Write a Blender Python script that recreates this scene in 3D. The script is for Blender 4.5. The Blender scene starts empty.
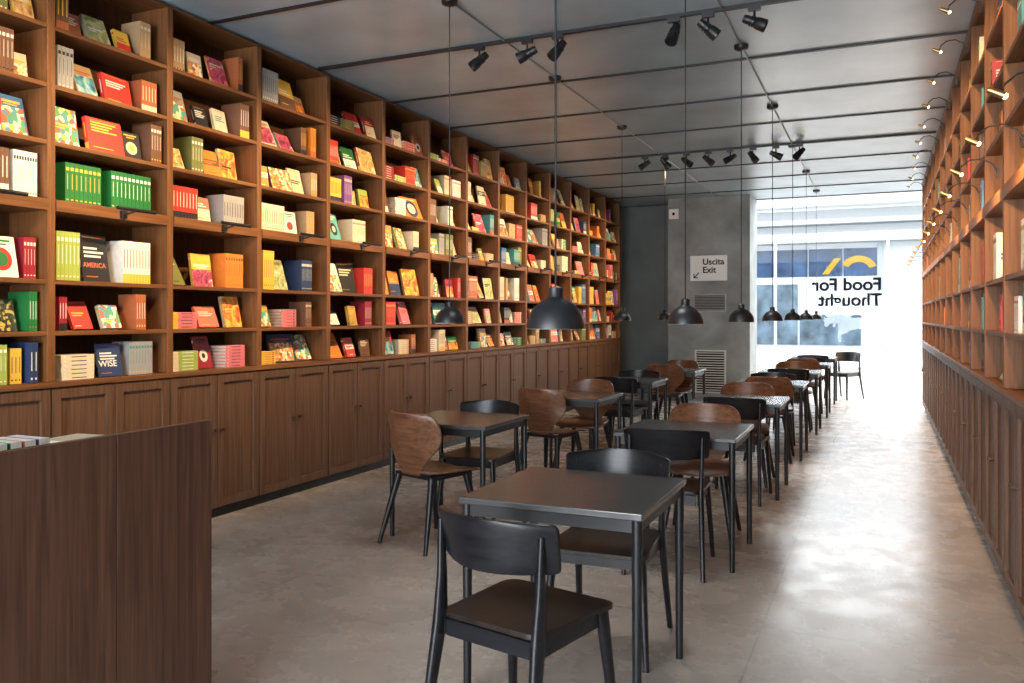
import bpy, bmesh, math, random
from mathutils import Matrix, Vector
rnd = random.Random(11)
S = bpy.context.scene
COL = S.collection
R = math.radians
ORD = ['first','second','third','fourth','fifth','sixth','seventh','eighth','ninth','tenth','eleventh','twelfth','thirteenth','fourteenth','fifteenth']
NUM = ['zero','one','two','three','four','five','six','seven','eight','nine','ten','eleven','twelve']

# ---------------------------------------------------------------- materials
def new_mat(name):
    m = bpy.data.materials.new(name); m.use_nodes = True
    nt = m.node_tree; return m, nt, nt.nodes['Principled BSDF']

def mat(name, col, rough=.5, metal=0, var=.12, scale=8, bump=0, emit=None, estr=0, spec=.5, detail=4):
    m, nt, b = new_mat(name)
    tc = nt.nodes.new('ShaderNodeTexCoord'); n = nt.nodes.new('ShaderNodeTexNoise')
    n.inputs['Scale'].default_value = scale; n.inputs['Detail'].default_value = detail
    nt.links.new(tc.outputs['Object'], n.inputs['Vector'])
    r = nt.nodes.new('ShaderNodeValToRGB')
    r.color_ramp.elements[0].position = .2; r.color_ramp.elements[1].position = .8
    r.color_ramp.elements[0].color = (*[max(0, c*(1-var)) for c in col], 1)
    r.color_ramp.elements[1].color = (*[min(1, c*(1+var)) for c in col], 1)
    nt.links.new(n.outputs['Fac'], r.inputs['Fac']); nt.links.new(r.outputs['Color'], b.inputs['Base Color'])
    b.inputs['Roughness'].default_value = rough; b.inputs['Metallic'].default_value = metal
    b.inputs['Specular IOR Level'].default_value = spec
    if bump:
        bp = nt.nodes.new('ShaderNodeBump'); bp.inputs['Strength'].default_value = bump; bp.inputs['Distance'].default_value = .01
        nt.links.new(n.outputs['Fac'], bp.inputs['Height']); nt.links.new(bp.outputs['Normal'], b.inputs['Normal'])
    if emit:
        b.inputs['Emission Color'].default_value = (*emit, 1); b.inputs['Emission Strength'].default_value = estr
    return m

def wood(name, c1, c2, axis, rough=.42, freq=22, contrast=.18, spec=.4):
    m, nt, b = new_mat(name)
    tc = nt.nodes.new('ShaderNodeTexCoord'); mp = nt.nodes.new('ShaderNodeMapping')
    s = [freq]*3; s[axis] = 1.3
    mp.inputs['Scale'].default_value = s
    nt.links.new(tc.outputs['Object'], mp.inputs['Vector'])
    n = nt.nodes.new('ShaderNodeTexNoise'); n.inputs['Scale'].default_value = 1.6; n.inputs['Detail'].default_value = 7; n.inputs['Distortion'].default_value = .6
    nt.links.new(mp.outputs['Vector'], n.inputs['Vector'])
    r = nt.nodes.new('ShaderNodeValToRGB')
    r.color_ramp.elements[0].position = .5-contrast; r.color_ramp.elements[1].position = .5+contrast
    r.color_ramp.elements[0].color = (*c1, 1); r.color_ramp.elements[1].color = (*c2, 1)
    nt.links.new(n.outputs['Fac'], r.inputs['Fac']); nt.links.new(r.outputs['Color'], b.inputs['Base Color'])
    b.inputs['Roughness'].default_value = rough; b.inputs['Specular IOR Level'].default_value = spec
    bp = nt.nodes.new('ShaderNodeBump'); bp.inputs['Strength'].default_value = .12; bp.inputs['Distance'].default_value = .004
    nt.links.new(n.outputs['Fac'], bp.inputs['Height']); nt.links.new(bp.outputs['Normal'], b.inputs['Normal'])
    return m

def floor_mat():
    m, nt, b = new_mat('polished_concrete')
    tc = nt.nodes.new('ShaderNodeTexCoord')
    n1 = nt.nodes.new('ShaderNodeTexNoise'); n1.inputs['Scale'].default_value = .85; n1.inputs['Detail'].default_value = 9; n1.inputs['Roughness'].default_value = .58; n1.inputs['Distortion'].default_value = .3
    n2 = nt.nodes.new('ShaderNodeTexNoise'); n2.inputs['Scale'].default_value = 4.5; n2.inputs['Detail'].default_value = 8; n2.inputs['Roughness'].default_value = .65
    for n in (n1, n2): nt.links.new(tc.outputs['Object'], n.inputs['Vector'])
    r = nt.nodes.new('ShaderNodeValToRGB')
    r.color_ramp.elements[0].position = .20; r.color_ramp.elements[1].position = .80
    r.color_ramp.elements[0].color = (.225, .184, .153, 1); r.color_ramp.elements[1].color = (.61, .53, .46, 1)
    nt.links.new(n1.outputs['Fac'], r.inputs['Fac'])
    br = nt.nodes.new('ShaderNodeTexBrick'); br.offset = 0; br.squash = 1
    br.inputs['Scale'].default_value = 1; br.inputs['Brick Width'].default_value = 2.4; br.inputs['Row Height'].default_value = 2.4
    br.inputs['Mortar Size'].default_value = .005; br.inputs['Mortar Smooth'].default_value = .2
    br.inputs['Color1'].default_value = (1, 1, 1, 1); br.inputs['Color2'].default_value = (.92, .92, .92, 1); br.inputs['Mortar'].default_value = (.64, .62, .60, 1)
    mp = nt.nodes.new('ShaderNodeMapping'); mp.inputs['Location'].default_value = (.5, .9, 0)
    nt.links.new(tc.outputs['Object'], mp.inputs['Vector']); nt.links.new(mp.outputs['Vector'], br.inputs['Vector'])
    mx = nt.nodes.new('ShaderNodeMix'); mx.data_type = 'RGBA'; mx.blend_type = 'MULTIPLY'; mx.inputs['Factor'].default_value = 1
    nt.links.new(r.outputs['Color'], mx.inputs['A']); nt.links.new(br.outputs['Color'], mx.inputs['B'])
    nt.links.new(mx.outputs['Result'], b.inputs['Base Color'])
    rr = nt.nodes.new('ShaderNodeMapRange'); rr.clamp = False
    rr.inputs['To Min'].default_value = .10; rr.inputs['To Max'].default_value = .44
    nt.links.new(n2.outputs['Fac'], rr.inputs['Value']); nt.links.new(rr.outputs['Result'], b.inputs['Roughness'])
    b.inputs['Specular IOR Level'].default_value = .48
    return m

def glass_mat():
    m = bpy.data.materials.new('clear_glass'); m.use_nodes = True; nt = m.node_tree
    nt.nodes.clear(); o = nt.nodes.new('ShaderNodeOutputMaterial'); t = nt.nodes.new('ShaderNodeBsdfTransparent'); g = nt.nodes.new('ShaderNodeBsdfGlossy')
    g.inputs['Roughness'].default_value = .02; t.inputs['Color'].default_value = (.97, .99, .99, 1)
    n = nt.nodes.new('ShaderNodeTexNoise'); n.inputs['Scale'].default_value = .5
    mr = nt.nodes.new('ShaderNodeMapRange'); mr.inputs['To Min'].default_value = .015; mr.inputs['To Max'].default_value = .03
    x = nt.nodes.new('ShaderNodeMixShader')
    nt.links.new(n.outputs['Fac'], mr.inputs['Value']); nt.links.new(mr.outputs['Result'], x.inputs['Fac'])
    nt.links.new(t.outputs[0], x.inputs[1]); nt.links.new(g.outputs[0], x.inputs[2]); nt.links.new(x.outputs[0], o.inputs[0])
    return m

def food_mat(name, cols, scale, soft=False):
    m, nt, b = new_mat(name)
    tc = nt.nodes.new('ShaderNodeTexCoord')
    r = nt.nodes.new('ShaderNodeValToRGB'); r.color_ramp.interpolation = 'LINEAR' if soft else 'CONSTANT'
    if soft:
        v = nt.nodes.new('ShaderNodeTexNoise'); v.inputs['Scale'].default_value = scale; v.inputs['Detail'].default_value = 3; v.inputs['Distortion'].default_value = 1.5
        nt.links.new(tc.outputs['Object'], v.inputs['Vector']); nt.links.new(v.outputs['Fac'], r.inputs['Fac'])
    else:
        v = nt.nodes.new('ShaderNodeTexVoronoi'); v.inputs['Scale'].default_value = scale
        nt.links.new(tc.outputs['Object'], v.inputs['Vector'])
        sp = nt.nodes.new('ShaderNodeSeparateColor'); nt.links.new(v.outputs['Color'], sp.inputs[0]); nt.links.new(sp.outputs[0], r.inputs['Fac'])
    while len(r.color_ramp.elements) < len(cols): r.color_ramp.elements.new(.5)
    for i, c in enumerate(cols):
        r.color_ramp.elements[i].position = (.28+.44*i/(len(cols)-1)) if soft else i/len(cols)
        r.color_ramp.elements[i].color = (*c, 1)
    nt.links.new(r.outputs['Color'], b.inputs['Base Color'])
    b.inputs['Roughness'].default_value = .4
    return m

M = {}
M['shelf'] = wood('shelf_walnut', (.090, .034, .011), (.205, .083, .027), 1, .5, 34, .24)
M['upright'] = wood('upright_walnut', (.098, .037, .012), (.225, .091, .029), 2, .5, 34, .24)
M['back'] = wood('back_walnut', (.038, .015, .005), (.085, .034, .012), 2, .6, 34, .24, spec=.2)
M['door'] = wood('door_walnut', (.063, .031, .018), (.150, .080, .047), 2, .5, 38, .25, spec=.25)
M['desk'] = wood('desk_walnut', (.056, .024, .014), (.155, .070, .041), 2, .45, 36, .24)
M['ply'] = wood('plywood_walnut', (.105, .043, .021), (.225, .098, .049), 0, .28, 36, .19)
M['black_wood'] = wood('black_stained_wood', (.005, .005, .007), (.016, .016, .019), 0, .30, 30, .2)
M['brown_seat'] = wood('dark_brown_seat_wood', (.010, .007, .006), (.030, .020, .015), 1, .32)
M['black_metal'] = mat('black_powder_coat', (.010, .010, .012), .40)
M['table_top'] = mat('table_laminate', (.052, .052, .053), .23, scale=30, spec=.85)
M['brass'] = mat('brass', (.45, .29, .12), .35, 1)
M['bulb'] = mat('warm_bulb', (1, .8, .5), .4, emit=(1, .68, .32), estr=14)
M['white_in'] = mat('white_enamel', (.75, .74, .7), .5)
M['floor'] = floor_mat()
M['ceil'] = mat('ceiling_concrete', (.32, .415, .48), .29, var=.34, scale=1.4, bump=.03, spec=.55, detail=8)
M['joint'] = mat('ceiling_joint_black', (.008, .008, .01), .5)
M['concrete'] = mat('column_concrete', (.26, .28, .275), .6, var=.48, scale=2.2, bump=.2, detail=8)
M['dark_wall'] = mat('recess_plaster', (.15, .165, .16), .75, var=.35, scale=1.4, detail=8)
M['plaster'] = mat('white_plaster', (.75, .76, .76), .8, var=.05)
M['grey_plaster'] = mat('grey_plaster', (.25, .25, .25), .8, var=.1)
M['sign'] = mat('sign_panel', (.92, .92, .89), .5, var=.03)
M['grille'] = mat('grille_paint', (.62, .63, .60), .5, var=.04)
M['ink'] = mat('black_ink', (.004, .004, .005), .9, spec=.0)
M['vent'] = mat('vent_metal', (.30, .30, .29), .45, .3)
M['knob'] = mat('dark_bronze', (.10, .07, .045), .35, .7)
M['glass'] = glass_mat()
M['frame_white'] = mat('grey_white_frame', (.20, .215, .225), .5, var=.04)
M['page'] = mat('page_paper', (.70, .64, .52), .8, var=.1, scale=60)
M['facade'] = mat('facade_render', (.26, .26, .265), .8, var=.06)
M['canopy'] = mat('canopy_slab', (.16, .175, .185), .8, var=.1)
M['blue_glass'] = mat('blue_window', (.013, .028, .060), .6, var=.85, scale=1.2, spec=.05)
M['shop_glass'] = mat('shop_window', (.050, .068, .085), .6, var=.9, scale=1.4, spec=.05)
M['asphalt'] = mat('asphalt', (.24, .24, .245), .85)
M['awning'] = mat('yellow_graphic', (.24, .13, .004), .8, spec=.05)
ART = [food_mat('food_photo_warm', [(.55, .28, .08), (.75, .6, .35), (.3, .12, .05), (.7, .2, .08), (.25, .3, .08), (.85, .78, .6)], 42),
    food_mat('many_colour_art', [(.7, .15, .1), (.9, .8, .6), (.1, .3, .4), (.85, .55, .1), (.1, .35, .15)], 34),
    food_mat('landscape_art', [(.08, .18, .10), (.30, .36, .12), (.62, .52, .30), (.75, .70, .58)], 14, True),
    food_mat('portrait_art', [(.05, .03, .02), (.35, .16, .08), (.70, .45, .28), (.85, .75, .6)], 11, True),
    food_mat('sunset_art', [(.30, .03, .05), (.75, .16, .04), (.85, .50, .08), (.9, .8, .5)], 9, True),
    food_mat('bread_art', [(.20, .09, .03), (.55, .30, .10), (.80, .58, .28), (.88, .78, .60)], 13, True),
    food_mat('berry_art', [(.04, .02, .05), (.28, .03, .10), (.62, .12, .16), (.88, .74, .66)], 16, True),
    food_mat('sea_art', [(.02, .08, .16), (.07, .28, .36), (.45, .60, .58), (.85, .82, .7)], 10, True)]
M['food_dark'] = food_mat('gold_ornament', [(.03, .04, .04), (.5, .36, .1), (.05, .07, .05), (.02, .02, .02)], 60)
M['food_multi'] = ART[1]
BOOKC = dict(red=(.55, .035, .025), crimson=(.28, .015, .03), orange=(.68, .20, .03), yellow=(.72, .44, .06), mustard=(.45, .27, .05),
    cream=(.68, .58, .42), white=(.74, .72, .66), tan=(.43, .28, .15), brown=(.15, .07, .04), green=(.015, .16, .04), lime=(.31, .40, .08),
    teal=(.04, .23, .25), turquoise=(.11, .40, .43), blue=(.05, .15, .35), navy=(.02, .04, .11), pink=(.62, .17, .20), purple=(.17, .07, .24),
    grey=(.30, .30, .30), black=(.018, .018, .022), rust=(.38, .11, .04), olive=(.16, .17, .05), coral=(.64, .15, .10))
BM = {k: mat('book_cloth_'+k, v, .45, var=.10, scale=25) for k, v in BOOKC.items()}

# ---------------------------------------------------------------- mesh builder
class MB:
    def __init__(s): s.v = []; s.f = []; s.m = []; s.xf = None
    def add(s, pts, faces, m=0):
        o = len(s.v)
        s.v += [(s.xf @ Vector(p)) if s.xf else Vector(p) for p in pts]
        for f in faces: s.f.append([o+i for i in f]); s.m.append(m)
        return s
    def box(s, x0, x1, y0, y1, z0, z1, m=0):
        return s.add([(x0,y0,z0),(x1,y0,z0),(x1,y1,z0),(x0,y1,z0),(x0,y0,z1),(x1,y0,z1),(x1,y1,z1),(x0,y1,z1)],
              [(0,3,2,1),(4,5,6,7),(0,1,5,4),(1,2,6,5),(2,3,7,6),(3,0,4,7)], m)
    def quad(s, a, b, c, d, m=0): return s.add([a,b,c,d], [(0,1,2,3)], m)
    def path(s, pts, rad, n=10, m=0):
        pts = [Vector(p) for p in pts]
        if not isinstance(rad, (list, tuple)): rad = [rad]*len(pts)
        P = []; F = []
        for i, p in enumerate(pts):
            a = pts[max(0, i-1)]; b = pts[min(len(pts)-1, i+1)]
            d = (b-a).normalized()
            ref = Vector((0,0,1)) if abs(d.z) < .9 else Vector((1,0,0))
            e1 = d.cross(ref).normalized(); e2 = d.cross(e1).normalized()
            for k in range(n):
                t = 2*math.pi*k/n; P.append(p + (e1*math.cos(t) + e2*math.sin(t))*rad[i])
        for i in range(len(pts)-1):
            for k in range(n):
                F.append((i*n+k, i*n+(k+1) % n, (i+1)*n+(k+1) % n, (i+1)*n+k))
        F.append(tuple(range(n))[::-1]); F.append(tuple((len(pts)-1)*n+k for k in range(n)))
        return s.add(P, F, m)
    def lathe(s, prof, n=28, c=(0,0,0), m=0):
        P = []; F = []
        for r, z in prof:
            for k in range(n):
                t = 2*math.pi*k/n; P.append((c[0]+r*math.cos(t), c[1]+r*math.sin(t), c[2]+z))
        for i in range(len(prof)-1):
            for k in range(n): F.append((i*n+k, i*n+(k+1) % n, (i+1)*n+(k+1) % n, (i+1)*n+k))
        return s.add(P, F, m)
    def sheet(s, us, vs, f, nrm, t, m=0):
        nu, nv = len(us), len(vs); P = []; F = []
        for sgn in (1, -1):
            for v in vs:
                for u in us: P.append(Vector(f(u, v)) + Vector(nrm)*t/2*sgn)
        N = nu*nv
        for j in range(nv-1):
            for i in range(nu-1):
                a = j*nu+i
                F.append((a, a+1, a+nu+1, a+nu)); F.append((N+a, N+a+nu, N+a+nu+1, N+a+1))
        for j in range(nv-1):
            a = j*nu; F.append((a, a+nu, N+a+nu, N+a)); a = j*nu+nu-1; F.append((a, N+a, N+a+nu, a+nu))
        for i in range(nu-1):
            a = i; F.append((a, N+a, N+a+1, a+1)); a = (nv-1)*nu+i; F.append((a, a+1, N+a+1, N+a))
        return s.add(P, F, m)
    def mesh(s, name, mats, smooth=False):
        me = bpy.data.meshes.new(name)
        me.from_pydata([tuple(v) for v in s.v], [], s.f)
        for m in (mats if isinstance(mats, list) else [mats]): me.materials.append(m)
        me.polygons.foreach_set('material_index', s.m)
        bm = bmesh.new(); bm.from_mesh(me); bmesh.ops.recalc_face_normals(bm, faces=bm.faces[:]); bm.to_mesh(me); bm.free()
        if smooth:
            me.shade_smooth(); me.set_sharp_from_angle(angle=R(42))
        me.update(); return me
    def build(s, name, mats, parent=None, smooth=False, bevel=0, loc=None, rot=None):
        o = bpy.data.objects.new(name, s.mesh(name, mats, smooth)); COL.objects.link(o)
        if parent: o.parent = parent
        if loc: o.location = loc
        if rot: o.rotation_euler = rot
        if bevel:
            b = o.modifiers.new('Bevel', 'BEVEL'); b.width = bevel; b.segments = 2; b.limit_method = 'ANGLE'
        return o

def tag(o, label=None, cat=None, group=None, kind=None):
    if label: o['label'] = label
    if cat: o['category'] = cat
    if group: o['group'] = group
    if kind: o['kind'] = kind
    return o
def thing(name, label, cat, loc=(0,0,0), rz=0, group=None):
    o = bpy.data.objects.new(name, None); COL.objects.link(o); o.empty_display_size = .1
    o.location = loc; o.rotation_euler = (0, 0, rz)
    return tag(o, label, cat, group)
def dup(root, label, loc, rz=0, group=None):
    r = root.copy(); COL.objects.link(r); r.location = loc; r.rotation_euler = (0, 0, rz); r['label'] = label
    if group: r['group'] = group
    for ch in list(root.children):
        c = ch.copy(); COL.objects.link(c); c.parent = r
        for g in list(ch.children):
            d = g.copy(); COL.objects.link(d); d.parent = c
    return r
def struct(name, mb, m, parent=None, **k):
    o = mb.build(name, m, parent, **k)
    if not parent: o['kind'] = 'structure'
    return o
def text_obj(name, body, size, m, parent, loc, align='LEFT', extrude=.002, rot=(R(90), 0, 0), bold=.0, spacing=1.0):
    cu = bpy.data.curves.new(name+'_font', 'FONT'); cu.body = body; cu.size = size; cu.align_x = align; cu.extrude = extrude; cu.offset = bold; cu.space_line = spacing
    tmp = bpy.data.objects.new('tmp_text', cu); COL.objects.link(tmp)
    dg = bpy.context.evaluated_depsgraph_get(); me = bpy.data.meshes.new_from_object(tmp.evaluated_get(dg))
    bpy.data.objects.remove(tmp); me.name = name; me.materials.clear(); me.materials.append(m)
    o = bpy.data.objects.new(name, me); COL.objects.link(o); o.parent = parent; o.location = loc; o.rotation_euler = rot
    return o

# ---------------------------------------------------------------- camera
F = 830.0; EYE = 1.41; TH = math.atan(370/F); CT, ST = math.cos(TH), math.sin(TH)
cam = bpy.data.cameras.new('camera'); cam.sensor_width = 36; cam.lens = F/1024*36; cam.shift_y = -24.5/1024; cam.clip_end = 300
co = bpy.data.objects.new('camera', cam); COL.objects.link(co); co.location = (0, 0, EYE); co.rotation_euler = (R(90), 0, TH); S.camera = co
def proj(X, Y, Z):
    d = Y*CT - X*ST
    return 512+F*(X*CT+Y*ST)/d, 317+F*(EYE-Z)/d, d

# ---------------------------------------------------------------- setting
XL, XR = -4.25, .566          # bookcase fronts
CEIL = 3.46; YB = 14.247; W = .85; Y0 = 2.347
struct('floor', MB().box(-7, 3.6, -3, 24, -.1, 0), M['floor'])
struct('ceiling', MB().box(-4.72, 1.0, -3, 15.1, CEIL, CEIL+.14), M['ceil'])
struct('wall_left', MB().box(-4.72, -4.59, -3, 15.1, 0, CEIL), M['grey_plaster'])
struct('wall_right', MB().box(.906, 1.0, -3, 15.1, 0, CEIL), M['grey_plaster'])
wf = MB().box(-4.6, -4.0, -3.1, -3, 0, CEIL).box(.3, .906, -3.1, -3, 0, CEIL).box(-4.0, .3, -3.1, -3, 2.9, CEIL)  # unseen wall behind the camera; its opening is added to let fill light in
struct('wall_front', wf, M['grey_plaster'])
struct('wall_back', MB().box(-4.59, -3.39, 15.0, 15.1, 0, CEIL), M['dark_wall'])
struct('wall_back_right', MB().box(-3.39, -2.01, 14.247, 15.1, 0, CEIL), M['concrete'], bevel=.006)
struct('wall_hall_header', MB().box(-7, 3.6, 15.1, 15.2, CEIL, 5.3).box(1.0, 3.6, 15.1, 15.2, 0, CEIL).box(-7, -4.72, 15.1, 15.2, 0, CEIL), M['plaster'])
struct('wall_hall_left', MB().box(-7.1, -7, 15.1, 24, 0, 5.3), M['plaster'])
struct('wall_hall_right', MB().box(3.6, 3.7, 15.1, 24, 0, 5.3), M['plaster'])
struct('ceiling_hall', MB().box(-7.1, 3.7, 15.1, 24.1, 5.3, 5.4), M['plaster'])
k = 0
for i in range(11):
    y = 3.25+1.17*i
    if i in (2, 6): continue
    k += 1
    struct('trim_%d' % k, MB().box(-4.58, .9, y-.016, y+.016, CEIL-.012, CEIL), M['joint'])
for i, x in enumerate((-.97, -2.55)):
    k += 1
    struct('trim_%d' % k, MB().path([(x, -2.9, CEIL-.008), (x, 15.0, CEIL-.008)], .007, 8), M['vent'])

# glazed front of the hall
YG = 24.0
win = struct('window_1', MB().box(-6.9, .1, YG-.01, YG, .08, 3.5).box(-6.9, 3.5, YG-.01, YG, 3.68, 5.25), M['glass'])
fr = MB().box(-7, 3.6, YG-.06, YG+.06, 3.5, 3.68).box(-7, .10, YG-.05, YG+.05, 0, .08)
for x in (-6.95, -5.2, -2.7): fr.box(x-.035, x+.035, YG-.05, YG+.05, .08, 3.5)
fr.box(.11, .18, YG-.05, YG+.05, 2.42, 3.5)
for x in (-6.95, 3.55): fr.box(x-.035, x+.035, YG-.05, YG+.05, 3.68, 5.3)
fr.build('window_frame', M['frame_white'], win)
# the lettering is read from the street, so it shows mirrored from inside
text_obj('lettering', 'Food For\nThought', .46, M['ink'], win, (.0, YG-.03, 2.13), bold=.014, spacing=.90, rot=(R(90), 0, math.pi), extrude=.004)
dr = struct('door_1', MB().box(.22, 1.06, YG-.01, YG, .12, 2.28), M['glass'])
d2 = MB()
for x in (.16, 1.12): d2.box(x-.05, x+.05, YG-.04, YG+.04, 0, 2.4)
d2.box(.21, 1.07, YG-.04, YG+.04, 2.3, 2.4).box(.21, 1.07, YG-.04, YG+.04, 0, .1).box(.21, 1.07, YG-.04, YG+.04, 1.0, 1.07)
d2.build('door_frame', M['frame_white'], dr)
MB().path([(.32, YG-.06, .9), (.32, YG-.06, 1.5)], .015).build('handle', M['vent'], dr, True)
w2 = struct('window_2', MB().box(1.25, 3.5, YG-.01, YG, .08, 3.5).box(.19, 1.17, YG-.01, YG, 2.42, 3.5), M['glass'])
MB().box(1.175, 1.24, YG-.05, YG+.05, 0, 3.49).box(3.5, 3.59, YG-.05, YG+.05, 0, 3.49).build('window_frame', M['frame_white'], w2)

# street outside
struct('ground', MB().box(-40, 40, 24.06, 70, -.12, -.02), M['asphalt'])
b = thing('building', 'pale building across the street with dark blue windows and yellow graphic', 'building', (0, 42, -.02))
MB().box(-20, 16, 0, 6, 0, 11).build('wall', M['facade'], b)
for x in (-9.4, -6.3, -4.75, -3.2, -1.65, 2.2): MB().box(x, x+1.5, -.05, .02, 3.35, 4.65).build('window', M['blue_glass'], b)
for x in (-9.2, -6.4): MB().box(x, x+2.7, -.05, .02, .1, 3.0).build('window', M['shop_glass'], b)
for x in (-3.6, 2.6): MB().box(x, x+2.7, -.05, .02, .1, 1.55).build('window', M['shop_glass'], b)
gr = MB(); P = []
for i in range(13):
    a = R(20+i*11)
    P += [(-1.0+.82*math.cos(a), -.06, 3.55+.75*math.sin(a)), (-1.0+.50*math.cos(a), -.06, 3.55+.45*math.sin(a))]
gr.add(P, [(2*i, 2*i+2, 2*i+3, 2*i+1) for i in range(12)])
gr.quad((-2.6, -.06, 3.45), (-2.3, -.06, 3.45), (-1.75, -.06, 4.2), (-2.05, -.06, 4.2))
gr.build('graphic', M['awning'], b)
for z in (4.9, 5.75, 6.6): MB().box(-20, 16, -1.0, -.01, z, z+.22).build('canopy', M['canopy'], b)
for x in (-6.65, -.2, 1.9): MB().box(x, x+.22, -.12, -.01, 0, 4.9).build('pier', M['canopy'], b)

# column fittings
sg = thing('exit_sign', 'pale exit sign with arrow and black lettering on concrete column', 'sign', (-2.69, 14.24, 2.24))
MB().box(-.31, .31, -.014, .006, -.215, .215).build('panel', M['sign'], sg, bevel=.004)
text_obj('lettering', 'Uscita\nExit', .145, M['ink'], sg, (-.10, -.016, .06), spacing=.95, bold=.003)
MB().path([(-.16, -.017, -.075), (-.245, -.017, -.16)], .009, 6).path([(-.245, -.017, -.095), (-.245, -.017, -.165)], .009, 6).path([(-.18, -.017, -.161), (-.25, -.017, -.161)], .009, 6).build('arrow', M['ink'], sg)
def grille(name, label, x, z0, z1, w, m, n):
    t = thing(name, label, 'vent', (x, 14.24, z0))
    h = z1-z0
    f = MB().box(-w/2, w/2, -.02, .006, 0, .025).box(-w/2, w/2, -.02, .006, h-.025, h).box(-w/2, -w/2+.025, -.02, .006, .025, h-.025).box(w/2-.025, w/2, -.02, .006, .025, h-.025)
    f.build('frame', m, t)
    MB().box(-w/2+.02, w/2-.02, -.002, .006, .02, h-.02).build('backing', M['ink'], t)
    sl = MB()
    for i in range(n):
        z = .03+(h-.06)*(i+.5)/n; sl.sheet([-1, 1], [0, 1], lambda u, v: (u*(w/2-.025), -.016+.012*v, z+.012*v-.006), (0, 0, 1), .006)
    sl.build('louvres', m, t)
grille('wall_vent', 'rectangular louvred vent below exit sign on concrete column', -2.67, 1.50, 1.80, .56, M['vent'], 9)
grille('floor_grille', 'tall pale louvred grille near floor on concrete column', -2.66, .12, .85, .52, M['grille'], 16)
t = thing('wall_box', 'small pale box mounted high on concrete column above exit sign', 'box', (-3.28, 14.24, 3.10))
MB().box(-.08, .08, -.05, .006, 0, .17).build('housing', M['sign'], t, bevel=.008)
MB().lathe([(.0, 0), (.025, 0), (.025, .01), (0, .01)], 14).build('lens', M['ink'], t, rot=(R(90), 0, 0), loc=(0, -.05, .085))

# ---------------------------------------------------------------- bookcases
SH = [1.045, 1.33, 1.62, 2.07, 2.40, 2.72, 3.05]
TOPS = [1.305, 1.595, 2.005, 2.375, 2.695, 3.025, 3.395]
def bookcase(name='bookcase'):
    t = thing(name, '', 'bookcase', (0, 0, 0))
    for y in (0, W-.024): MB().box(-.32, 0, y, y+.024, 1.046, 3.43).build('side_panel', M['upright'], t, bevel=.002)
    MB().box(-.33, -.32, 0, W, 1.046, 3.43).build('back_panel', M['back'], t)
    for i, z in enumerate(SH[1:]):
        th = .065 if i == 2 else .025
        MB().box(-.319, -.004 if th < .05 else .012, .0245, W-.0245, z-th, z).build('shelf', M['shelf'], t, bevel=.0015)
    MB().box(-.33, .012, 0, W, 3.43, 3.437).build('top_panel', M['shelf'], t)
    return t
def cabinet():
    t = thing('base_cabinet', '', 'cabinet', (0, 0, 0))
    MB().box(-.32, -.026, .001, W-.001, .07, 1.013).build('body', M['door'], t)
    MB().box(-.30, -.04, .001, W-.001, 0, .07).build('plinth', M['black_wood'], t)
    for j in range(2):
        y0 = .005+j*(W/2-.002); y1 = y0+W/2-.008
        d = MB(); z0, z1 = .075, 1.006; e = .058
        d.box(-.025, 0, y0, y0+e, z0, z1).box(-.025, 0, y1-e, y1, z0, z1).box(-.025, 0, y0+e, y1-e, z0, z0+e).box(-.025, 0, y0+e, y1-e, z1-e, z1)
        d.box(-.024, -.016, y0+e, y1-e, z0+e, z1-e)
        dd = d.build('door', M['door'], t, bevel=.0025)
        ky = y1-.029 if j == 0 else y0+.029
        MB().lathe([(0, 0), (.007, 0), (.007, .012), (.013, .016), (.013, .024), (0, .028)], 12).build('knob', M['knob'], dd, True, loc=(0, ky, .62), rot=(0, R(90), 0))
    return t
bc = bookcase(); cb = cabinet()
NB = 14
for k in range(NB):
    lb = 'walnut bookcase bay of face-out books on left wall, %s from left' % ORD[k]
    lc = 'walnut base cabinet with two panel doors on left wall, %s from left' % ORD[k]
    loc = (XL, Y0+k*W, 0)
    for src, l, g in ((bc, lb, 'bookcase bays along the left wall'), (cb, lc, 'base cabinets along the left wall')):
        if k == 0: src.location = loc; src['label'] = l; src['group'] = g
        else: dup(src, l, loc, 0, g)
for k in range(1, NB):
    loc = (XR, Y0+(k+1)*W, 0)
    dup(bc, 'walnut bookcase bay on right wall, %s from the camera' % ORD[k-1], loc, math.pi, 'bookcase bays along the right wall')
    dup(cb, 'walnut base cabinet with panel doors on right wall, %s from camera' % ORD[k-1], loc, math.pi, 'base cabinets along the right wall')
tag(MB().box(XL-.335, XL+.012, Y0, YB, 1.014, 1.044).build('ledge', M['shelf'], bevel=.003), 'continuous walnut ledge on top of the left base cabinets', 'ledge')
tag(MB().box(XR-.012, XR+.335, Y0+W, YB, 1.014, 1.044).build('ledge', M['shelf'], bevel=.003), 'continuous walnut ledge on top of the right base cabinets', 'ledge')

# left bar lights on the thick shelf
bl = thing('shelf_light', '', 'lamp')
MB().box(.0135, .03, -.02, .02, -.058, -.012).build('mount', M['black_metal'], bl)
MB().path([(.02, 0, -.035), (.06, .005, -.03), (.10, .02, -.015), (.12, .03, -.02)], .006, 8).build('arm', M['black_metal'], bl, True)
MB().path([(.12, -.13, -.012), (.12, .15, -.012)], .012, 10).build('light_bar', M['black_metal'], bl, True)
for k in range(NB):
    l = 'slim black bar light below the thick shelf of left bay %s from left' % ORD[k]
    loc = (XL, Y0+(k+.55)*W, 2.07)
    if k == 0: bl.location = loc; bl['label'] = l; bl['group'] = 'bar lights along the left bookcase'
    else: dup(bl, l, loc, 0, 'bar lights along the left bookcase')
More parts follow.
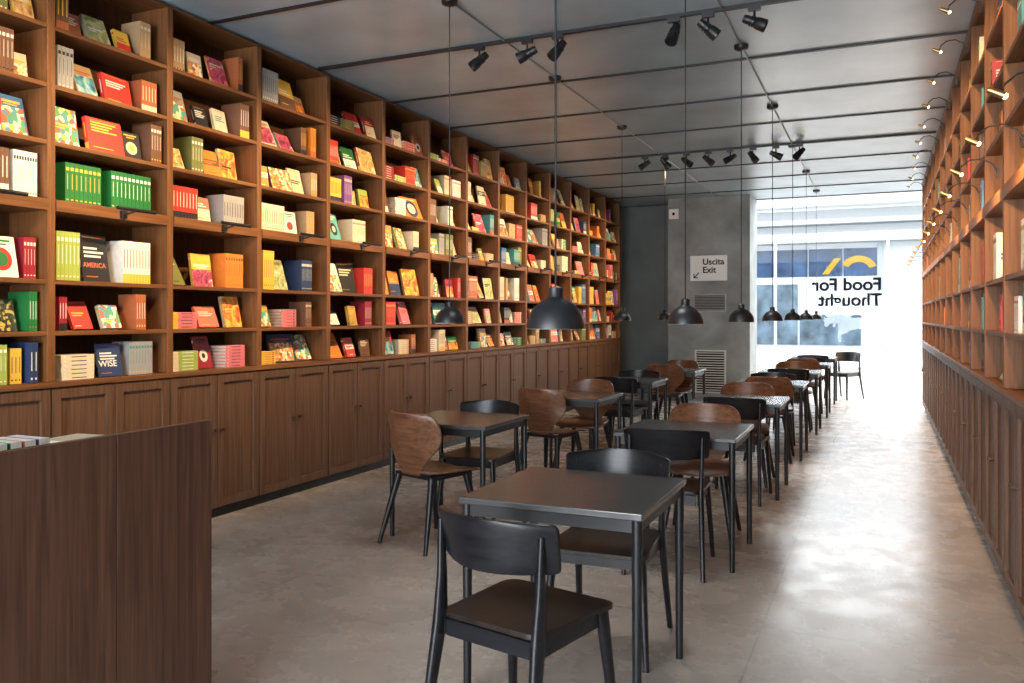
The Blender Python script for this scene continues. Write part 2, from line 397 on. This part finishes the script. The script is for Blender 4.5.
# right brass lamps
rl = thing('brass_shelf_lamp', '', 'lamp')
MB().box(-.010, .0, -.014, .014, -.03, .02).build('mount', M['black_metal'], rl)
MB().path([(-.005, 0, 0), (-.03, 0, .045), (-.08, 0, .075), (-.135, 0, .07), (-.172, 0, .04), (-.180, 0, .018)], .0040, 8).build('arm', M['black_metal'], rl, True)
f = .80
hd = MB(); hd.lathe([(r*f, z*f) for r, z in [(.003, .060), (.011, .058), (.014, .04), (.017, -.012), (.0155, -.012), (.012, .035), (0, .045)]], 16)
hd.build('lamp_head', M['brass'], rl, True, loc=(-.182, 0, .004), rot=(0, R(-62), 0))
MB().lathe([(r*f, z*f) for r, z in [(0, -.026), (.010, -.022), (.0145, -.010), (.012, .015), (0, .025)]], 14).build('bulb', M['bulb'], rl, True, loc=(-.182, 0, .004), rot=(0, R(-62), 0))
first = True
for row, zz, nm in ((0, 3.30, 'upper'), (1, 2.16, 'middle')):
    for k in range(1, NB):
        l = '%s row brass shelf lamp on right bookcase, %s from camera' % (nm, ORD[k-1])
        loc = (XR-.013, Y0+(k+.06)*W, zz)
        if first: rl.location = loc; rl['label'] = l; rl['group'] = 'brass lamps along the right bookcase'; first = False
        else: dup(rl, l, loc, 0, 'brass lamps along the right bookcase')

# ---------------------------------------------------------------- books
def book_geo(w, h, t, design, cover, page, ic, ip, i1, i2, q=.5):
    """cover/page are MBs; ic.. are material indices; q in 0..1 shifts the layout. local: front cover -y, spine -x, z up from 0."""
    b = .0025
    cover.box(-w/2, w/2, -t/2, -t/2+b, 0, h, ic).box(-w/2, w/2, t/2-b, t/2, 0, h, ic).box(-w/2, -w/2+b, -t/2+b, t/2-b, 0, h, ic)
    page.box(-w/2+b, w/2-.004, -t/2+b, t/2-b, .004, h-.004, ip)
    y = -t/2-.0008
    def rc(x0, x1, z0, z1, m, yy=y):
        cover.quad((x0*w-w/2, yy, z0*h), (x1*w-w/2, yy, z0*h), (x1*w-w/2, yy, z1*h), (x0*w-w/2, yy, z1*h), m)
    def disc(cx, cz, r, m, yy=y):
        n = 20; cover.add([(cx*w-w/2+r*w*math.cos(2*math.pi*i/n), yy, cz*h+r*w*math.sin(2*math.pi*i/n)) for i in range(n)], [tuple(range(n))], m)
    if design == 'lines':
        z = .5+.36*q
        for i in range(2+int(q*2.9)): rc(.12, .84-.22*((i*7+int(q*10)) % 3)/2, z-.085*i, z-.085*i+.045, i1)
        rc(.12, .4+.3*q, .09, .115, i2); rc(.12, .88, .93, .94, i2)
    elif design == 'band':
        z = .3+.35*q
        rc(0, 1, z, z+.24, i1); rc(.15, .85, z+.12, z+.17, ic, y-.0006); rc(.15, .6, z+.05, z+.09, ic, y-.0006); rc(.3, .7, .1, .13, i1)
    elif design == 'disc':
        r = .22+.16*q; disc(.5, .36+.1*q, r, i1); rc(.15, .85, .86, .91, i2); rc(.28, .72, .78, .82, i2); disc(.5, .36+.1*q, r*(.3+.4*q), i2, y-.0006)
    elif design == 'photo':
        z = .50+.25*q
        rc(.06*q, 1-.06*q, .05*q, z, i1); rc(.12, .88, z+.10, z+.16, i2); rc(.25, .75, z+.04, z+.075, i2)
    elif design == 'split':
        z = .3+.4*q; rc(0, 1, 0, z, i1); rc(.1, .8, z+.08, z+.13, i2); rc(.1, .6, z+.17, z+.22, i2); rc(.1, .5, z*.3, z*.3+.03, ic, y-.0006)
    elif design == 'full':
        rc(.0, 1, .0, 1, i1); z = .12+.66*q; rc(.12, .6+.25*q, z, z+.06, i2, y-.0006); rc(.12, .5, z-.07, z-.035, i2, y-.0006)
    xs = -w/2-.0008
    def sp(z0, z1, k, m): cover.quad((xs, -t/2*k, z0*h), (xs, t/2*k, z0*h), (xs, t/2*k, z1*h), (xs, -t/2*k, z1*h), m)
    il = i1 if design not in ('photo', 'full') else i2
    if q < .4: sp(.80, .88, .7, il); sp(.07, .10, .5, i2); sp(.34, .72, .12, il)
    elif q < .7: sp(.30, .76, .2, il); sp(.08, .13, .4, i2)
    else: sp(.0, .22, 1, i2); sp(.36, .82, .22, il)

DWORD = dict(lines='with printed title', band='with broad band', disc='with round emblem', photo='with picture panel', split='with two-tone cover', full='with patterned cover')
def ink_for(c):
    lum = sum(BOOKC[c])/3
    return rnd.choice(['white', 'cream', 'yellow', 'white']) if lum < .3 else rnd.choice(['black', 'red', 'navy', 'brown', 'rust', 'teal'])
# hand-set cells, bay -> row (0 = lowest) -> items from left to right
CELL = {
 0: {6: [('R','olive',5),('F','yellow','photo')], 5: [('R','brown',5),('F','cream','photo')], 4: [('R','red',5),('F','blue','photo')], 3: [('R','brown',4),('R','white',9)],
     2: [('F','white','disc'),('R','crimson',4)], 1: [('F','black','fulldark'),('R','green',3)], 0: [('R','orange',4),('R','blue',3),('R','lime',3),('R','yellow',3),('R','navy',2)]},
 1: {6: [('R','brown',3),('F','rust','lines'),('F','cream','full'),('F','yellow','split'),('R','tan',3)], 5: [('R','grey',4),('F','tan','photo'),('F','red','lines'),('R','rust',5)], 4: [('F','tan','full'),('F','red','lines'),('F','black','disc'),('R','brown',4)],
     3: [('R','green',8),('R','green2',10)], 2: [('R','lime',6),('F','black','america'),('R','white',9)], 1: [('R','crimson',3),('F','red','lines'),('F','cream','fullmulti'),('R','rust',4)], 0: [('S','cream',6),('F','navy','wise'),('R','grey',8)]},
 2: {6: [('R','tan',4),('F','cream','photo'),('F','orange','full'),('R','rust',3)], 5: [('F','grey','photo'),('F','black','lines'),('F','cream','lines'),('R','brown',4)], 4: [('F','brown','full'),('R','olive',4),('F','orange','band'),('F','cream','full')], 3: [('R','red',8),('F','coral','split'),('R','grey',8)],
     2: [('F','olive','lines'),('F','yellow','photo'),('R','orange',7)], 1: [('S','pink',5),('F','coral','lines'),('F','tan','full')], 0: [('S','lime',6),('F','crimson','disc'),('S','pink',7)]},
 3: {6: [('R','grey',8),('F','yellow','split'),('F','tan','photo')], 5: [('F','cream','photo'),('F','white','full'),('R','brown',4),('R','orange',3)], 4: [('F','mustard','band'),('F','purple','full'),('F','cream','lines'),('R','tan',3)], 3: [('R','cream',10),('F','white','disc'),('R','tan',5)],
     2: [('R','yellow',5),('F','lime','full'),('R','navy',8)], 1: [('F','mustard','photo'),('S','pink',6),('R','brown',4)], 0: [('S','yellow',6),('F','navy','photo'),('F','cream','full')]},
 4: {3: [('F','turquoise','disc'),('R','cream',10)], 2: [('F','white','photo'),('F','black','lines'),('R','red',5)], 1: [('F','navy','split'),('F','mustard','lines'),('R','crimson',6)], 0: [('F','orange','lines'),('F','red','band'),('F','brown','lines')]},
 5: {3: [('F','tan','photo'),('F','lime','full'),('R','cream',6)], 2: [('F','mustard','lines'),('F','orange','split'),('F','tan','full')], 1: [('R','red',9),('F','pink','lines')], 0: [('F','red','photo'),('S','cream',7),('R','rust',5)]},
}
POOL = ['orange','yellow','yellow','red','red','cream','cream','white','white','tan','tan','rust','mustard','coral','crimson','brown','green','lime','teal','blue','navy','grey','black','olive','pink','purple']
POOLR = ['red','red','cream','white','rust','mustard','orange','crimson','teal','teal','blue','navy','grey','black','olive','brown','green','green','purple']
def rand_cell(side):
    used = []; out = []
    n = rnd.choice([4, 4, 5, 5]) if side == 'left' else rnd.choice([1, 2, 2, 3])
    for _ in range(n):
        pool = [c for c in (POOL if side == 'left' else POOLR) if c not in used]; c = rnd.choice(pool); used.append(c)
        r = rnd.random()
        if side == 'left':
            if r < .60: out.append(('F', c, rnd.choice(['lines','band','disc','photo','photo','photo','split','full','full','full'])))
            elif r < .84: out.append(('R', c, rnd.randint(3, 9)))
            else: out.append(('S', c, rnd.randint(3, 7)))
        else:
            if r < .2: out.append(('F', c, rnd.choice(['lines','band','photo'])))
            else: out.append(('R', c, rnd.randint(3, 6)))
    return out
specs = []
def layout(side, bay, row, items):
    clear = TOPS[row]-SH[row]-.012
    its = []
    for kind, c, a in items:
        c0 = 'green' if c == 'green2' else c
        if kind == 'F':
            h = min(clear, rnd.choice([rnd.uniform(.15, .19), rnd.uniform(.19, .235), rnd.uniform(.22, .26)])) if row != 2 else rnd.uniform(.20, .30)
            w = h*rnd.uniform(.66, .82)
            if rnd.random() < .14 and h < .24: w = h*1.2
            if side == 'left' and bay == 0: w = min(w, .185)
            its.append([kind, c0, a, w, h, w+.014])
        elif kind == 'R' and a:
            h = min(clear, rnd.uniform(.18, .25) if row not in (2,) else rnd.uniform(.22, .30)); t = rnd.uniform(.014, .027)
            if side == 'left' and bay == 1 and row == 3: h = .235; t = .029
            its.append([kind, c0, a, t, h, (t+.0012)*a, 'far ' if c == 'green2' else ''])
        elif kind == 'S':
            h = rnd.uniform(.17, .24); its.append([kind, c0, a, rnd.uniform(.014, .024), h, h])
    L = W-.064
    while sum(i[5] for i in its) > L-.01: its.pop(0 if bay == 0 else -1)
    gap = (L-sum(i[5] for i in its))/(len(its)+1)
    y = .032+gap*rnd.uniform(.4, 1.3)
    if side == 'left' and bay == 0:
        gap = min(gap, .03); y = W-.045-sum(i[5] for i in its)-gap*(len(its)-1)
    for it in its:
        kind, c, a = it[:3]; wid = it[5]
        ink = ink_for(c); ink2 = rnd.choice(['white','cream','black','yellow','rust'])
        if a == 'disc' and c == 'white': ink, ink2 = 'red', 'green'
        if ink2 == c: ink2 = 'black' if c != 'black' else 'cream'
        tail = '%s shelf up, %s bay of %s bookcase' % (ORD[row], ORD[bay] if side == 'left' else ORD[bay-1], side)
        base = dict(side=side, bay=bay, row=row, kind=kind, c=c, ink=ink, ink2=ink2, q=rnd.random())
        if kind == 'F':
            des = {'fulldark': 'full', 'fullmulti': 'full', 'america': 'lines', 'wise': 'lines'}.get(a, a)
            i1 = {'fulldark': M['food_dark'], 'fullmulti': M['food_multi']}.get(a) or (rnd.choice(ART) if des in ('photo', 'full') else BM[ink])
            t = rnd.uniform(.012, .034); tilt = R(rnd.choice([rnd.uniform(7, 14), rnd.uniform(14, 28)]))
            x = rnd.uniform(-.13, -.05)
            specs.append(dict(base, w=it[3], h=it[4]*.97, t=t, des=des, m1=i1, y=y+wid/2, x=x, z=SH[row]+.0015, tilt=tilt, yaw=R(rnd.uniform(-8, 8)), special=a if a in ('america', 'wise') else None,
                 label='%s book %s facing out, %s' % (c, DWORD[des], tail)))
        elif kind == 'R':
            d = rnd.uniform(.15, .18); x = rnd.uniform(-.06, -.02)
            for j in range(a):
                n = NUM[a]
                specs.append(dict(base, w=d, h=it[4], t=it[3], des='lines', m1=BM[ink], y=y+(it[3]+.0012)*(j+.5), x=x-d/2, z=SH[row]+.0012, tilt=0, yaw=0, special=None,
                     label='%s from left of %s %s%s spines, %s' % (ORD[j], n, it[6], c, tail), key=(side, bay, row, c, it[6], 'R')))
        else:
            d = .16; x = rnd.uniform(-.06, -.03)
            for j in range(a):
                pos = 'top' if j == a-1 else ('bottom' if j == 0 else '%s-from-top' % ORD[a-1-j])
                specs.append(dict(base, w=d, h=it[4], t=it[3], des='lines', m1=BM[ink], y=y+wid/2, x=x-d/2, z=SH[row]+.0012+(it[3]+.0012)*j, tilt=0, yaw=R(rnd.uniform(-2, 2)), special=None,
                     label='%s of %s flat %s books, %s' % (pos, NUM[a], c, tail), key=(side, bay, row, c, '', 'S')))
        y += wid+gap*rnd.uniform(.8, .9) if gap > 0 else wid
for k in range(NB):
    for r in range(7):
        layout('left', k, r, CELL.get(k, {}).get(r) or rand_cell('left'))
for k in range(1, NB):
    for r in range(7): layout('right', k, r, rand_cell('right'))
def book_matrix(s):
    left = s['side'] == 'left'
    sg = 1 if left else -1
    px = (XL if left else XR)+sg*s['x']
    py = Y0+s['bay']*W+(s['y'] if left else W-s['y'])
    T = Matrix.Translation((px, py, s['z']))
    base = Matrix.Identity(4) if left else Matrix.Rotation(math.pi, 4, 'Z')
    if s['kind'] == 'F':
        # leaning back about its lower back edge
        t = s['t']
        tl = Matrix.Translation((0, t/2, 0)) @ Matrix.Rotation(-s['tilt'], 4, 'X') @ Matrix.Translation((0, -t/2, 0))
        return T @ base @ Matrix.Rotation(R(90)+s['yaw'], 4, 'Z') @ tl
    if s['kind'] == 'R':
        return T @ base @ Matrix.Rotation(math.pi, 4, 'Z')
    m = Matrix(((-1, 0, 0, 0), (0, 0, 1, -s['h']/2), (0, 1, 0, s['t']/2), (0, 0, 0, 1)))
    return T @ base @ Matrix.Rotation(s['yaw'], 4, 'Z') @ m
for s in specs:
    Mx = book_matrix(s); c = Mx @ Vector((0, 0, s['h']/2))
    X, Yp, d = proj(*c)
    vis = -4 < X < 1024 and 0 < Yp < 683
    size = s['w'] if s['kind'] == 'F' else s['t']
    s['rank'] = -(size*s['h']/d**2*(.22 if s['side'] == 'right' else 1)) if vis else 1
specs.sort(key=lambda s: s['rank'])
cache = {}
inds = [s for s in specs[:300] if s['rank'] < 0]
for s in inds:
    if 'key' in s and s['key'] in cache: cm, pm = cache[s['key']]
    else:
        cv, pg = MB(), MB()
        book_geo(s['w'], s['h'], s['t'], s['des'], cv, pg, 0, 0, 1, 2, .5 if s['special'] else s['q'])
        cm = cv.mesh('cover', [BM[s['c']], s['m1'], BM[s['ink2']]]); pm = pg.mesh('page_block', M['page'])
        if 'key' in s: cache[s['key']] = (cm, pm)
    e = bpy.data.objects.new('book', None); COL.objects.link(e); e.empty_display_size = .05
    e.matrix_world = book_matrix(s)
    tag(e, s['label'], 'book', 'books on the %s bookcase' % s['side'])
    a = bpy.data.objects.new('cover', cm); COL.objects.link(a); a.parent = e
    p = bpy.data.objects.new('page_block', pm); COL.objects.link(p); p.parent = e
    if s['special']:
        w, h, t = s['w'], s['h'], s['t']
        am = s['special'] == 'america'; body = 'AMERICA' if am else 'WISE'
        text_obj('lettering', body, w*.2 if am else w*.34, BM['coral' if am else 'white'], a, (-w*.46, -t/2-.002, h*.30), extrude=.0004, bold=.0008)
        e['label'] = '%s book lettered %s facing out, %s' % (s['c'], body, s['label'].split('facing out, ')[1])
# everything beyond the 300 largest: one object
pal = list(BM.keys()); mats = [BM[k] for k in pal]+ART+[M['food_dark'], M['page']]
idx = {k: i for i, k in enumerate(pal)}; midx = {m.name: i for i, m in enumerate(mats)}
rest = MB()
for s in specs[len(inds):]:
    rest.xf = book_matrix(s)
    book_geo(s['w'], s['h'], s['t'], s['des'], rest, rest, idx[s['c']], len(mats)-1, midx[s['m1'].name], idx[s['ink2']], s['q'])
o = rest.build('distant_books', mats)
tag(o, 'many small books filling the farther bays of both bookcases', 'books', kind='stuff')

# ---------------------------------------------------------------- furniture
VS = [0, .015, .04, .08, .14, .25, .4, .55, .7, .82, .9, .95, .98, 1]
US = [-1, -.93, -.8, -.6, -.4, -.2, 0, .2, .4, .6, .8, .93, 1]
def rounded(hw, v, L, r):
    d = min(v, 1-v)*L
    return hw-(r-math.sqrt(max(0, r*r-(r-d)**2))) if d < r else hw
def flat_leg(pts, wx, wy):
    """tapering leg of oval section: half widths wx (sideways) and wy (front to back) per point"""
    mb = MB(); n = 14; P = []; F = []
    for (x, y, z), a, b_ in zip(pts, wx, wy):
        for k in range(n):
            t = 2*math.pi*k/n; cx, sy = math.cos(t), math.sin(t)
            P.append((x+a*math.copysign(abs(cx)**.7, cx), y+b_*math.copysign(abs(sy)**.7, sy), z))
    for i in range(len(pts)-1):
        for k in range(n): F.append((i*n+k, i*n+(k+1) % n, (i+1)*n+(k+1) % n, (i+1)*n+k))
    F.append(tuple(range(n))[::-1]); F.append(tuple((len(pts)-1)*n+k for k in range(n)))
    return mb.add(P, F)
def black_chair():
    t = thing('black_chair', '', 'chair')
    MB().sheet(US, VS, lambda u, v: (u*rounded(.195+.026*v, v, .43, .045), -.205+.43*v, .452-.012*math.cos(u*1.5)*math.sin(v*math.pi)-.008*max(0, v-.8)/.2), (0, 0, 1), .018).build('seat', M['brown_seat'], t, True, .002)
    MB().sheet(US, VS, lambda u, v: (u*rounded(.230+.010*v, v, .17, .024), -.243-.03*v+.110*u*u, .632+.170*v-.012*u*u*v), (0, 1, 0), .012).build('backrest', M['black_wood'], t, True, .0015)
    for s in (-1, 1):
        flat_leg([(s*.214, -.290, 0), (s*.203, -.240, .22), (s*.194, -.203, .43), (s*.196, -.192, .58), (s*.200, -.192, .755)], [.012, .014, .016, .012, .009], [.015, .022, .029, .019, .010]).build('leg', M['black_wood'], t, True)
        flat_leg([(s*.216, .220, 0), (s*.202, .198, .22), (s*.188, .172, .438)], [.012, .015, .017], [.014, .021, .029]).build('leg', M['black_wood'], t, True)
    f = MB().box(-.17, .17, .16, .182, .385, .438).box(-.165, .165, -.205, -.185, .385, .438)
    for s in (-1, 1): f.box(s*.182-.009, s*.182+.009, -.2, .18, .385, .438)
    f.build('seat_frame', M['black_wood'], t)
    return t
def brown_chair():
    t = thing('plywood_chair', '', 'chair')
    MB().sheet(US, VS, lambda u, v: (u*rounded(.17+.055*math.sin(min(1, v*1.25)*math.pi/2), v, .43, .07), -.205+.43*v, .455+.012*u*u-.02*max(0, v-.75)/.25+.012*max(0, .15-v)/.15), (0, 0, 1), .014).build('seat', M['ply'], t, True, .003)
    VB = [0, .015, .04, .08, .14, .22, .3, .4, .5, .6, .68, .76, .83, .89, .93, .96, .98, .993, 1]
    def hw(v):
        w = .095+.140*(.5-.5*math.cos(min(1, v/.58)*math.pi))
        if v > .66: w -= .10*(1-math.sqrt(max(0, 1-((v-.66)/.34)**2.8)))
        if v < .05: w -= .02*(1-v/.05)
        return w
    MB().sheet(US, VB, lambda u, v: (u*hw(v), -.185-.085*v+.09*u*u*min(1, v*1.6)*(hw(v)/.23), .445+.385*v), (0, 1, 0), .012).build('backrest', M['ply'], t, True, .003)
    for s in (-1, 1):
        MB().path([(s*.215, -.26, 0), (s*.15, -.15, .43)], [.013, .024], 12).build('leg', M['black_wood'], t, True)
        MB().path([(s*.215, .225, 0), (s*.15, .14, .43)], [.013, .024], 12).build('leg', M['black_wood'], t, True)
    f = MB()
    for s in (-1, 1): f.box(s*.15-.014, s*.15+.014, -.17, .16, .418, .446)
    f.box(-.14, .14, .12, .15, .42, .444).box(-.14, .14, -.16, -.13, .42, .444)
    f.build('seat_frame', M['black_metal'], t)
    return t
def table():
    t = thing('cafe_table', '', 'table')
    MB().box(-.35, .35, -.35, .35, .716, .74).build('tabletop', M['table_top'], t, bevel=.004)
    a = MB(); e = .325
    for s in (-1, 1):
        a.box(-e, e, s*e-.009, s*e+.009, .672, .7155); a.box(s*e-.009, s*e+.009, -e+.01, e-.01, .672, .7155)
    a.build('apron', M['black_metal'], t)
    for sx in (-1, 1):
        for sy in (-1, 1):
            MB().path([(sx*.325, sy*.325, 0), (sx*.325, sy*.325, .7155)], [.015, .019], 14).build('leg', M['black_metal'], t, True)
    return t
tb, ch, bch = table(), black_chair(), brown_chair()
used = set()
def put(src, label, x, y, rz, g):
    if id(src) not in used:
        used.add(id(src)); src.location = (x, y, 0); src.rotation_euler = (0, 0, R(rz)); src['label'] = label; src['group'] = g; return src
    return dup(src, label, (x, y, 0), R(rz), g)
RT = [(-1.09, 3.09), (-1.08, 5.0), (-1.06, 6.98), (-1.05, 8.9), (-1.04, 10.85), (-1.03, 12.75), (-1.03, 14.7)]
LT = [(-2.56, 4.9), (-2.45, 6.78), (-2.5, 8.7), (-2.45, 10.6)]
RC = ['kk', 'kb', 'kb', 'bk', 'kb', 'bk', 'kk']; LC = ['bk', 'bb', 'kk', 'bb']
KIND = dict(k=(ch, 'black wooden chair with curved backrest'), b=(bch, 'brown plywood chair with black legs'))
for nm, TT, CC in (('right', RT, RC), ('left', LT, LC)):
    for i, (x, y) in enumerate(TT):
        put(tb, 'square black cafe table, %s from the camera in the %s row' % (ORD[i], nm), x, y, 0, 'cafe tables')
        for j, c in enumerate(CC[i]):
            src, ds = KIND[c]
            if j == 0: cx, cy, rz = x+rnd.uniform(-.03, .03), y-.35+.06, rnd.uniform(-6, 6)
            else: cx, cy, rz = x+rnd.uniform(-.03, .03), y+.35-.0, 180+rnd.uniform(-6, 6)
            if nm == 'right' and i == 0 and j == 0: cx, cy, rz = -1.075, 2.52, -13
            if nm == 'right' and i == 6 and j == 1: cx, cy, rz = -.62, 15.45, 150
            if nm == 'left' and i == 0 and j == 0: cx, cy, rz = -2.58, 4.57, -18
            if nm == 'left' and i == 1 and j == 0: cx, cy, rz = -2.53, 6.50, -12
            put(src, '%s at %s side of %s table in %s row' % (ds, ('near', 'far')[j], ORD[i], nm), cx, cy, rz, 'chairs at the cafe tables')

# pendants
def pendant():
    t = thing('pendant_lamp', '', 'lamp')
    zb = 1.372
    prof = [(.096, 0), (.096, .006), (.092, .03), (.082, .055), (.064, .077), (.042, .092), (.027, .099), (.024, .104), (.024, .132), (.012, .138), (.005, .139)]
    inner = [(.003, .092), (.04, .086), (.061, .073), (.079, .052), (.089, .028), (.093, .004), (.096, 0)]
    sh = MB().lathe(prof, 32, (0, 0, zb)).build('lamp_shade', M['black_metal'], t, True)
    MB().lathe(inner, 32, (0, 0, zb-.0005)).build('shade_lining', M['white_in'], sh, True)
    MB().lathe([(0, .02), (.02, .026), (.028, .045), (.02, .065), (.012, .085), (0, .09)], 16, (0, 0, zb)).build('bulb', M['white_in'], t, True)
    MB().path([(0, 0, zb+.135), (0, 0, CEIL-.03)], .0035, 8).build('cord', M['black_metal'], t, True)
    MB().lathe([(0, 0), (.03, 0), (.052, .012), (.055, .04), (0, .04)], 20, (0, 0, CEIL-.04)).build('canopy', M['black_metal'], t, True)
    return t
pd = pendant(); first = True
for nm, x, ys in (('right', -.97, [2.525, 4.475, 6.425, 8.375, 10.37, 12.3, 14.25]), ('left', -2.55, [4.73, 6.62, 8.62, 10.55])):
    for i, y in enumerate(ys):
        l = 'small black dome pendant lamp, %s from the camera in %s row' % (ORD[i], nm)
        if first: pd.location = (x, y, 0); pd['label'] = l; pd['group'] = 'black pendant lamps'; first = False
        else: dup(pd, l, (x, y, 0), 0, 'black pendant lamps')

# track spots
for i, y in enumerate((5.59, 10.27)):
    tag(MB().box(XL+.02, XR-.02, y-.018, y+.018, CEIL-.022, CEIL).build('light_track', M['joint']), 'black ceiling track carrying the %s group of spotlights' % ('nearer', 'farther')[i], 'light track')
def spotlight(label, x, y, az, tilt):
    t = thing('track_spotlight', label, 'spotlight', (x, y, CEIL-.022), 0, 'black track spotlights')
    MB().box(-.04, .04, -.016, .016, -.03, .0).build('adapter', M['black_metal'], t)
    MB().path([(0, 0, -.03), (0, 0, -.07)], .008, 8).build('stem', M['black_metal'], t, True)
    h = MB(); f = .86
    h.lathe([(r*f, z*f) for r, z in [(0, .09), (.03, .088), (.034, .06), (.034, .035), (.042, .03), (.042, .02), (.034, .018), (.034, .012), (.042, .01), (.042, .0), (.036, -.003), (.046, -.02), (.05, -.09), (.046, -.09), (.04, -.05), (0, -.045)]], 18)
    hd = h.build('spot_head', M['black_metal'], t, True, loc=(0, 0, -.105), rot=(0, tilt, az))
    MB().lathe([(0, 0), (.034, 0)], 18).build('lens', M['black_wood'], hd, loc=(0, 0, -.048))
sx = [-2.76, -2.37, -2.13, -1.29, -1.06, -.76]
for i, x in enumerate(sx): spotlight('black track spotlight on nearer ceiling track, %s from left' % ORD[i], x, 5.59, R((30, 10, 40, 70, 200, 185)[i]), R((48, 66, 38, 30, 50, 64)[i]))
AZ = [10, 200, 160, 180, 20, 175, 190, 30]; TL = [58, 40, 52, 48, 60, 35, 62, 45]
for i in range(8): spotlight('black track spotlight on farther ceiling track, %s from left' % ORD[i], -2.74+i*.265, 10.27, R(AZ[i]), R(TL[i]))

# desk
dk = thing('counter_desk', 'dark walnut counter desk at lower left with tall front panel', 'desk', (-2.137, 2.22, 0))
MB().box(-.03, 0, -.392, 0, 0, 1.05).build('front_panel', M['desk'], dk, bevel=.0015)
MB().box(-.03, 0, -1.9, -.395, 0, 1.05).build('front_panel', M['desk'], dk, bevel=.0015)
MB().box(-.72, -.031, -1.9, -.005, .865, .895).build('worktop', M['desk'], dk)
MB().box(-.70, -.031, -.045, -.012, 0, .864).build('end_panel', M['desk'], dk)
MB().box(-.70, -.031, -1.88, -1.845, 0, .864).build('end_panel', M['desk'], dk)
cols = ['red', 'yellow', 'turquoise', 'green', 'coral', 'purple']
for i, c in enumerate(cols):
    e = thing('notebook', '%s notebook standing in the row on the counter desk behind its panel' % c, 'notebook', (-2.40, 1.50+.045*i, .896), 0, 'notebooks on the counter desk')
    MB().box(-.075, .075, -.019, .019, 0, .145).build('cover', BM[c], e, bevel=.002)
    MB().box(-.072, .0765, -.016, .016, .003, .1455).build('page_block', M['page'], e)
for i in range(3):
    e = thing('paper_pad', '%s pad of cream paper stacked on the counter desk' % ('lowest', 'middle', 'topmost')[i], 'paper', (-2.50, 1.96, .896+i*.036), R(4*i), 'paper pads on the counter desk')
    MB().box(-.06, .06, -.08, .08, 0, .005).build('backing_board', BM['grey'], e)
    MB().box(-.059, .059, -.079, .079, .0052, .035).build('paper_block', BM['cream'], e)

# ---------------------------------------------------------------- lights
def lamp(name, kind, loc, energy, col=(1, 1, 1), target=None, **k):
    l = bpy.data.lights.new(name, kind); l.energy = energy; l.color = col
    for a, v in k.items(): setattr(l, a, v)
    o = bpy.data.objects.new(name, l); COL.objects.link(o); o.location = loc
    if target: o.rotation_euler = (Vector(target)-Vector(loc)).to_track_quat('-Z', 'Y').to_euler()
    return o
WARM = (1, .68, .35)
for i in range(9):
    y = 2.75+i*1.3
    lamp('added_shelf_spot', 'SPOT', (-2.45, y, 3.31), 345, WARM, (-4.3, y+.1, 2.05), spot_size=R(72), spot_blend=.95, shadow_soft_size=.03)  # spots added without fixtures to light the left shelves evenly
for k in range(1, NB, 1):
    lamp('brass_lamp_light', 'SPOT', (XR-.19, Y0+(k+.06)*W, 3.28), 34, (1, .55, .20), (XR+.2, Y0+(k+.75)*W, 2.6), spot_size=R(115), spot_blend=.8, shadow_soft_size=.02)
    lamp('brass_lamp_light', 'SPOT', (XR-.19, Y0+(k+.06)*W, 2.14), 30, (1, .55, .20), (XR+.2, Y0+(k+.75)*W, 1.75), spot_size=R(125), spot_blend=.8, shadow_soft_size=.02)
lamp('hall_fill', 'AREA', (-1.8, 19.7, 5.25), 2700, (.90, .96, 1), (-1.8, 19.7, 0), shape='RECTANGLE', size=9, size_y=7)  # unseen area lamp added to brighten the hall floor and its glare
lamp('front_fill', 'AREA', (-1.8, -3.3, 1.6), 205, (.94, .97, 1), (-1.8, 5, 1.2), shape='RECTANGLE', size=4.2, size_y=2.6)  # soft frontal fill lamp added behind the camera, outside the wall opening
for y in (4.3, 8.2, 12): lamp('room_fill', 'SPOT', (-1.55, y, 3.35), 110, (1, .95, .90), (-1.45, y, 0), spot_size=R(130), spot_blend=1, shadow_soft_size=.35)  # downward spots added near the ceiling as general room fill
sun = lamp('sun', 'SUN', (0, 30, 20), 2.5, (1, .97, .92), angle=R(3)); sun.rotation_euler = (R(-48), 0, R(8))
w = bpy.data.worlds.new('world'); S.world = w; w.use_nodes = True
bg = w.node_tree.nodes['Background']; bg.inputs['Color'].default_value = (.86, .93, 1, 1); bg.inputs['Strength'].default_value = 9.0
S.view_settings.view_transform = 'Standard'
S.view_settings.look = 'None'
S.view_settings.exposure = 0.2
